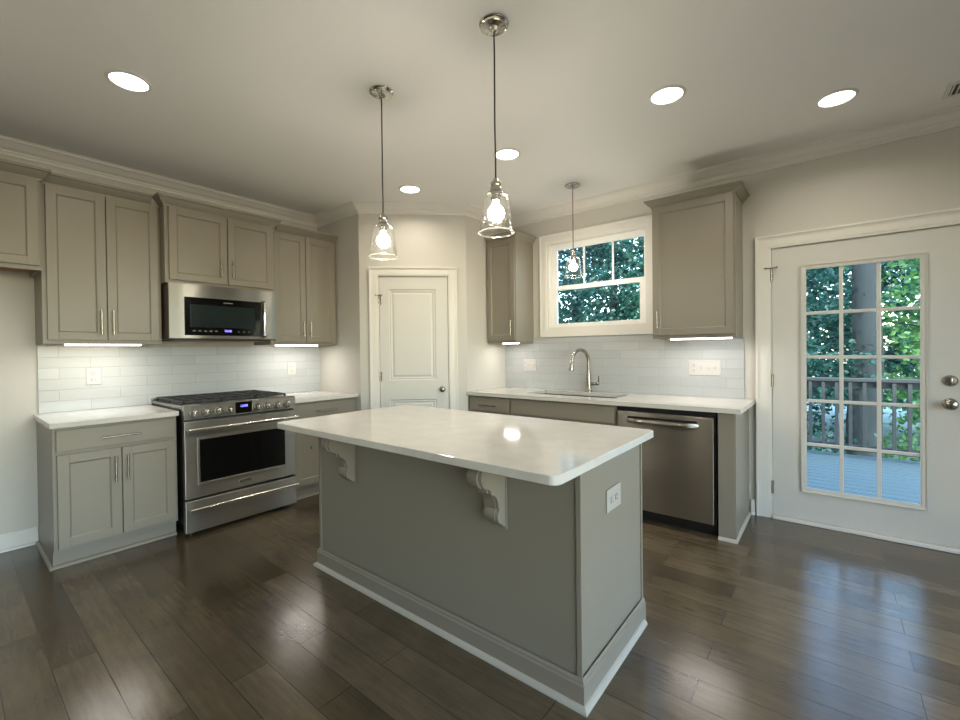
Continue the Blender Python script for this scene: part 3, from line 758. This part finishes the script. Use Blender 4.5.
digits(rg, '12:00', .391, -.7465, .872, .024)
for ky in (-2.778,-2.700,-2.620,-2.543,-2.345,-2.268,-2.187,-2.108):
    kx = ky+2.8325; r = .026 if abs(ky+2.444) > .12 else .022
    m = MB(); m.lathe((kx,-.7425,.852),[(0,.004),(r+.005,.004),(r+.005,-.004),(r+.002,-.008),(0,-.008)],24,'Y'); kb = P(m, 'knob_ring', NICKEL, smooth=True)
    m = MB(); m.lathe((kx,-.7515,.852),[(0,0),(r*.95,0),(r,-.006),(r*.88,-.026),(r*.7,-.030),(0,-.030)],24,'Y'); m.box(kx-.004,kx+.004,-.787,-.780,.852-r*.75,.852+r*.75,.002)
    P(m, 'knob', NICKEL, smooth=True)
od = P(MB().box(.0,RW,-.738,-.692,.262,.796,.004), 'oven_door', STEEL)
P(MB().frame(.076,.722,.348,.680,-.744,-.7382,.016,bev=.002), 'window_trim', STEEL, od)
P(MB().box(.092,.706,-.7415,-.7382,.364,.664), 'oven_window', BLACKG, od)
P(MB().box(.352,.436,-.7405,-.7382,.298,.322,.001), 'badge', NICKEL, od)
m = MB(); m.cyl((.006,-.792,.744),(RW-.006,-.792,.744),.0125,seg=18)
for x in (.02, RW-.02): m.box(x-.012,x+.012,-.792,-.738,.732,.756,.003)
P(m, 'handle', BRIGHT, od, True)
dr = P(MB().box(.0,RW,-.738,-.692,.026,.246,.004), 'drawer', STEEL)
m = MB(); m.cyl((.018,-.780,.192),(RW-.006,-.780,.192),.009,seg=16)
for x in (.035, RW-.03): m.box(x-.008,x+.008,-.780,-.738,.184,.200,.002)
P(m, 'handle', BRIGHT, dr, True)
for gx0, gx1 in ((.022,.268),(.272,.518),(.522,.768)):
    m = MB(); z0, z1 = .918, .932
    for y in (-.640,-.480,-.350,-.220,-.072): m.box(gx0,gx1,y-.006,y+.006,z0,z1,.002)
    for x in (gx0+.006,(gx0+gx1)/2-.04,(gx0+gx1)/2+.04,gx1-.006): m.box(x-.006,x+.006,-.646,-.066,z0,z1,.002)
    for x in (gx0+.006,gx1-.006):
        for y in (-.640,-.350,-.072): m.box(x-.006,x+.006,y-.006,y+.006,.9052,z0)
    P(m, 'burner_grate', IRON)
for bx, by, r in ((.145,-.50,.045),(.145,-.21,.036),(.395,-.355,.05),(.645,-.50,.04),(.645,-.21,.04)):
    P(MB().lathe((bx,by,.9052),[(0,0),(r+.012,0),(r+.010,.004),(r,.005),(r,.010),(r*.8,.012),(0,.012)],24), 'burner', BLACK, smooth=True)

# ------------------------------------------------------------------ microwave
mw = thing('microwave', 'stainless over-the-range microwave with black glass door above the range', 'microwave', (0,-2.830,1.374), R90)
MWW = .790; z0, z1 = .004, .412
P(MB().box(.002,MWW-.002,-.440,-.0135,z0,z1-.002), 'body', noisy('dark_side_metal', (.05,.03,.025), .4, .1, 5), mw)
P(MB().box(.05,MWW-.05,-.41,-.03,-.006,z0), 'vent_underside', BLACK, mw)
m = MB(); seg = 16; fr = []; bk = []
prof = []
for k in range(seg+1):        # slightly bowed steel face
    u = k/seg; prof.append((MWW*u, -.462-.024*math.sin(PI*u)**.6))
pts = prof+[(MWW,-.440),(0,-.440)]
m.prism(pts, z0+.006, z1, 'z'); fd = P(m, 'door', STEELH, mw, True)
m = MB(); xs = (.088,.652); yy = -.4865
m.prism([(xs[0],-.4665),(xs[0]+.01,-.4845),(.30,-.4885),(.49,-.4885),(xs[1],-.4815),(xs[1],-.47)], .032,.316,'z'); P(m, 'glass_front', BLACKG, fd)
m = MB(); m.box(.127,.598,-.4900,-.4886,.092,.262,.0005); P(m, 'inner_window', noisy('dim_mesh_window', (.010,.016,.017), .12, .3, 3), fd)
m = MB(); m.box(.650,.690,-.4845,-.468,.024,.326,.002); P(m, 'handle_recess', BLACK, fd)
m = MB(); m.box(.658,.676,-.516,-.500,.034,.318,.006)
for z in (.05,.30): m.box(.660,.674,-.502,-.484,z-.012,z+.012,.002)
P(m, 'handle', BRIGHT, fd, True)
P(MB().box(.355,.425,-.4898,-.4886,.284,.291), 'badge', NICKEL, fd)
digits(fd, '12:00', .386, -.4900, .068, .024)
for k in range(5):
    P(MB().box(.14+.038*k,.160+.038*k,-.4894,-.4886,.060,.070), 'button', SLOT, fd)
for k in range(3): P(MB().box(.46+.04*k,.475+.04*k,-.4894,-.4886,.062,.068), 'button', SLOT, fd)

# ------------------------------------------------------------------ dishwasher
dwr = thing('dishwasher', 'stainless dishwasher under the rear countertop beside the end panel', 'dishwasher', (2.914,0,0))
DW = .672
P(MB().box(.004,DW-.004,-.625,-.02,.04,.805), 'tub', BLACK, dwr)
P(MB().box(.006,DW-.006,-.600,-.55,.0,.085), 'toe_kick', BLACK, dwr)
P(MB().box(.002,DW-.002,-.640,-.600,.803,.838), 'top_gap_trim', BLACK, dwr)
DWS = noisy('dishwasher_steel', (.34,.325,.29), .31, .03, 1.2, 0, 300, (1.5,1.5,120), metal=1)
DWS.node_tree.nodes['Principled BSDF'].inputs['Anisotropic'].default_value = .98
DWS.node_tree.nodes['Principled BSDF'].inputs['Anisotropic Rotation'].default_value = .25
dd = P(MB().box(.012,DW-.012,-.668,-.626,.088,.800,.004), 'door', DWS, dwr)
m = MB(); pts = []
for k in range(17):
    u = k/16; pts.append((.085+.485*u, -.668-.040*min(1, math.sin(PI*u)*2.2), .737))
rr = []
A = [m.bm.verts.new((x,y,.724)) for x, y, z in pts]; B = [m.bm.verts.new((x,y-.004,.737)) for x, y, z in pts]; Cc = [m.bm.verts.new((x,y+.002,.752)) for x, y, z in pts]; D = [m.bm.verts.new((x,min(y+.012,-.667),.752)) for x, y, z in pts]; E_ = [m.bm.verts.new((x,min(y+.012,-.667),.724)) for x, y, z in pts]
for X, Y in ((A,B),(B,Cc),(Cc,D),(D,E_),(E_,A)):
    for k in range(16): m.bm.faces.new((X[k],X[k+1],Y[k+1],Y[k]))
for k in (0,16): m.bm.faces.new((A[k],B[k],Cc[k],D[k],E_[k]))
P(m, 'handle', DWS, dd, True)
P(MB().box(.09,.56,-.672,-.6682,.754,.770,.001), 'handle_recess', BLACK, dd)  # raised black strip standing in for the shadow gap above the handle

# ------------------------------------------------------------------ lamps
def can(label, x, y):
    t = thing('recessed_light', label, 'ceiling light', (x,y,H-.0005), 0, 'recessed ceiling lights')
    MB().lathe((0,0,0),[(.079,-.002),(.081,-.007),(.093,-.004),(.096,0),(.079,0)],36,close=True).build('trim_ring', TRIM, t, True, world=False)
    MB().lathe((0,0,0),[(0,-.0045),(.055,-.004),(.079,-.002),(.079,-.0005),(0,-.0005)],32).build('lens', CANLENS, t, True, world=False)
    light('can_lamp', 'AREA', (0,0,-.010), CAN_W, WARM, .12, parent=t, spread=math.radians(150))
for lb, x, y in (('recessed ceiling light nearest the left wall, over the range side floor',1.392,-3.249),
                 ('recessed ceiling light in front of the pantry door, left of the island pendants',1.368,-1.304),
                 ('recessed ceiling light between the near pendant cord and the sink pendant',2.388,-1.308),
                 ('recessed ceiling light in front of the wide cabinet by the window',3.477,-1.326),
                 ('recessed ceiling light in front of the deck door',4.205,-.672)): can(lb, x, y)
can('recessed ceiling light behind the camera over the right floor', 5.6, -4.2)  # extra light out of view, added to raise the overall brightness

def pendant(label, x, y, zb, rod=False, s=1.0, hang=None):
    """zb = rim of the glass shade"""
    t = thing('pendant_light', label, 'pendant light', (x,y,H-.0005), 0, 'clear glass pendant lights')
    b = zb-H
    MB().lathe((0,0,0),[(0,0),(.064,0),(.064,-.005),(.060,-.010),(.052,-.012),(.050,-.017),(.022,-.021),(.016,-.034),(.007,-.038),(0,-.038)],36).build('canopy', POLN, t, True, world=False)
    top = b+.205*s
    for k in range(3):
        a = 2*PI*k/3+.9; MB().sphere((.042*math.cos(a),.042*math.sin(a),-.015),.005,u=10,v=8).build('canopy_screw', POLN, t, True, world=False)
    if rod: MB().cyl((0,0,-.03),(0,0,top+.02),.0045,seg=10).build('rod', NICKEL, t, True, world=False)
    else:
        n = 10; MB().tube([(.004*math.sin(k*.9)*(k/n)*(1-k/n)*2,.003*math.cos(k*1.3)*(k/n)*(1-k/n)*2,-.03+(top+.05)*k/n) for k in range(n+1)], .0035, 8).build('cord', RUBBER, t, True, world=False)
    m = MB(); m.lathe((0,0,top),[(0,.030),(.010,.030),(.012,.018),(.022,.014),(.024,.004),(.021,-.004),(.024,-.010),(.024,-.022),(.034*s,-.030),(.034*s,-.038),(.020,-.040),(.018,-.065),(0,-.066)],28)
    for k in range(3):
        a = 2*PI*k/3+.5; m.sphere((.046*s*math.cos(a),.046*s*math.sin(a),top-.040),.0055,u=10,v=8); m.cyl((.03*math.cos(a),.03*math.sin(a),top-.036),(.046*s*math.cos(a),.046*s*math.sin(a),top-.040),.0025,seg=6)
    m.build('socket_cap', POLN, t, True, world=False)
    o_ = [(.034*s,b+.174*s),(.046*s,b+.170*s),(.055*s,b+.158*s),(.0585*s,b+.140*s),(.064*s,b+.095*s),(.076*s,b+.006)]
    i_ = [(r-.0025, z) for r, z in reversed(o_)]
    MB().lathe((0,0,0), o_+i_, 40, close=True).build('glass_shade', SHADE, t, True, world=False)
    ring = [(.0765*s+.0028*math.cos(a*PI/4), b+.004+.0028*math.sin(a*PI/4)) for a in range(8)]
    MB().lathe((0,0,0), ring, 40, close=True).build('shade_rim', RIM, t, True, world=False)
    bz = b+.088*s
    MB().lathe((0,0,bz),[(0,-.036),(.014,-.033),(.027,-.023),(.035,-.008),(.036,.002),(.032,.016),(.022,.028),(.014,.038),(.0125,.058),(0,.058)],24).build('bulb', BULB, t, True, world=False)
pendant('nearest clear glass pendant over the right half of the island', 3.056, -2.361, 1.768)
pendant('clear glass pendant over the left half of the island in front of the pantry door', 2.300, -2.360, 1.775)
pendant('clear glass pendant behind the camera over the dining side', 1.7, -4.7, 2.20)  # extra pendant out of view, added to lift the ceiling brightness
pendant('small clear glass pendant on a rod in front of the window over the sink', 2.477, -.465, 1.882, rod=True)

def under(label, loc, rotz, W, depth):
    t = thing('under_cabinet_light', label, 'cabinet light', loc, rotz, 'under-cabinet light bars')
    MB().box(0,W,-.020,.020,-.010,-.0003,.002).build('housing', PLATE, t, world=False)
    MB().box(.004,W-.004,-.018,.018,-.022,-.010,.003).build('lens', STRIP, t, world=False)
    light('led_strip', 'AREA', (W/2,0,-.024), UNDER_W*W/.4, (1,.93,.86), W-.02, .03, parent=t)
under('lit light bar under the tall cabinet left of the microwave', (.27,-3.365,UB+.0115), R90, .415, 0)
under('lit light bar under the tall cabinet right of the microwave', (.25,-1.95,UB+.0115), R90, .42, 0)
under('short lit light bar under the narrow cabinet left of the window', (1.575,-.24,UB+.0115), 0, .19, 0)
under('lit light bar under the wide cabinet left of the deck door', (3.205,-.28,UB+.0115), 0, .425, 0)

# ceiling register at the right edge
t = thing('ceiling_vent', 'small white ceiling register above the deck door', 'vent', (4.83,-.36,H-.0005))
m = MB()
for a in ((-.16,.16,-.09,-.07),(-.16,.16,.07,.09),(-.16,-.14,-.07,.07),(.14,.16,-.07,.07)): m.box(*a,-.006,0,.001)
m.build('frame', TRIM, t, world=False)
m = MB()
for k in range(13): x = -.132+.022*k; m.box(x-.003,x+.003,-.07,.07,-.006,-.001)
m.build('louvres', TRIM, t, world=False)
MB().box(-.139,.139,-.069,.069,-.0009,0).build('backing', BLACK, t, world=False)

# ------------------------------------------------------------------ outdoors
GZ = -1.1
struct(MB().box(-30,32,WT+.02,40,GZ-.3,GZ).build('ground', GROUND))
m = MB(); y = WT+.03
while y < 3.25: m.box(1.2,7.4,y,y+.128,-.115,-.085,.004); y += .142
struct(m.build('deck_floor', DECKM))
m = MB(); m.box(1.2,7.4,WT+.03,.2,-.3,-.115); m.box(1.2,7.4,3.1,3.16,-.3,-.115)
for x in (1.3,4.3,7.3):
    for yy in (.3,3.1): m.box(x-.06,x+.06,yy-.05,yy+.05,GZ,-.115)
struct(m.build('deck_frame', RAILM))
rl = thing('deck_railing', 'grey wooden deck railing with upright balusters beyond the glass door', 'railing', (4.3,3.1,-.085))
MB().box(1.2,7.4,3.03,3.17,.840,.878,.004).build('top_rail', RAILM, rl)
MB().box(1.2,7.4,3.07,3.12,.765,.835,.003).build('upper_rail', RAILM, rl)
MB().box(1.2,7.4,3.07,3.12,.0,.070,.003).build('lower_rail', RAILM, rl)
for x in (1.25,3.1,5.45,7.35): MB().box(x-.05,x+.05,3.06,3.15,-.084,.840,.003).build('post', RAILM, rl)
x = 1.42
while x < 7.3:
    if min(abs(x-p) for p in (1.25,3.1,5.45,7.35)) > .08: MB().box(x-.017,x+.017,3.035,3.070,.01,.83,.002).build('baluster', RAILM, rl)
    x += .128

def tree(label, x, y, h, r, n, mat, trunk=.14, z_lo=.8, seed=1, ls=.10, group='trees beyond the deck'):
    rnd = random.Random(seed)
    t = thing('tree', label, 'tree', (x,y,GZ), 0, group)
    m = MB(); pts = [(.05*math.sin(k*1.3+seed),.05*math.cos(k*1.7+seed),h*.92*k/7) for k in range(8)]; pts[0] = (0,0,0)
    m.tube(pts, 0, 12, rr=[trunk*(1.15-.9*(k/7)) for k in range(8)])
    for k in range(9):
        a = rnd.uniform(0,2*PI); z = max(z_lo*.8, h*rnd.uniform(.3,.8)); l = r*rnd.uniform(.5,.9)
        m.tube([(0,0,z),(l*.5*math.cos(a),l*.5*math.sin(a),z+l*.2),(l*math.cos(a),l*math.sin(a),z+l*.3)],0,6,rr=[trunk*.35,trunk*.2,trunk*.07])
    m.build('trunk', BARK, t, True, world=False)
    vs, fs = [], []; n = int(n*1.35); ls *= .82
    cl = []
    for k in range(max(14, n//55)):
        a = rnd.uniform(0,2*PI); q = r*rnd.random()**.6; z = rnd.uniform(z_lo, h); q *= (1-.45*max(0,(z/h-.5)*2))
        cl.append((q*math.cos(a), q*math.sin(a), z, rnd.uniform(.25,.55)))
    for k in range(n):
        cx, cy, cz, cr = cl[k % len(cl)]
        d = Vector((rnd.gauss(0,1),rnd.gauss(0,1),rnd.gauss(0,.55)))*cr*.6
        p = Vector((cx,cy,cz))+d
        u = Vector((rnd.gauss(0,1),rnd.gauss(0,1),rnd.gauss(0,.5))).normalized(); v = u.orthogonal().normalized()
        v = (v*math.cos(rnd.uniform(0,6)) + u.cross(v)*math.sin(rnd.uniform(0,6))).normalized()
        L_ = ls*rnd.uniform(.6,1.3); W_ = L_*.38; i = len(vs); nn = u.cross(v)*W_*.25
        vs += [p-u*L_*.5, p+v*W_+nn, p+u*L_*.5, p-v*W_+nn]; fs.append((i,i+1,i+2,i+3))
    me = bpy.data.meshes.new('foliage'); me.from_pydata([tuple(v) for v in vs], [], fs); me.materials.append(mat)
    o = bpy.data.objects.new('foliage', me); C.objects.link(o); o.parent = t; o['kind'] = 'stuff'
    return t
# seen through the sink window, nearest first
tree('leafy tree filling the left half of the sink window', .35, 5.8, 6.0, 1.35, 7000, LEAF_D, seed=1, ls=.11)
tree('leafy tree filling the right half of the sink window', 1.6, 5.3, 5.2, 1.0, 5200, LEAF_M, seed=2, ls=.10, z_lo=1.4)
tree('tall dark tree standing behind the nearer window trees', -1.2, 7.0, 8.0, 2.1, 8000, LEAF_D, seed=3, ls=.15)
tree('far tree between the sink window trees', .3, 9.5, 7.6, 2.3, 6000, LEAF_M, seed=4, ls=.17)
# seen through the deck door
tree('thick-trunked tree centred in the deck door glass beyond the railing', 4.60, 5.6, 8.5, 1.9, 1800, LEAF_D, trunk=.225, seed=5, z_lo=5.6, ls=.14)
tree('shrubby tree behind the railing at the left panes of the deck door', 3.25, 5.6, 4.5, 1.15, 6500, LEAF_D, trunk=.07, seed=6, z_lo=.3, ls=.11)
tree('sunlit tree behind the railing at the right panes of the deck door', 6.05, 6.6, 4.8, 1.4, 7000, LEAF_L, trunk=.09, seed=7, z_lo=.4, ls=.12)
tree('far dark tree left of the thick trunk', 3.0, 9.6, 5.4, 2.0, 7000, LEAF_D, seed=8, ls=.18)
tree('far green tree right of the thick trunk', 7.2, 10.5, 5.6, 2.1, 7000, LEAF_M, seed=9, ls=.18)
tree('farthest dark tree closing the view behind the thick trunk', 5.0, 13.6, 6.0, 2.6, 8000, LEAF_D, seed=10, ls=.22)
tree('side tree by the far right of the deck', 9.0, 7.0, 7.5, 2.2, 5000, LEAF_M, seed=11, ls=.15)
tree('side tree by the far left of the house', -3.4, 5.0, 7.5, 2.2, 5000, LEAF_M, seed=12, ls=.15)
tree('broad background tree far behind the sink window', -3.4, 12.0, 9.5, 3.0, 6000, LEAF_D, seed=13, ls=.22)
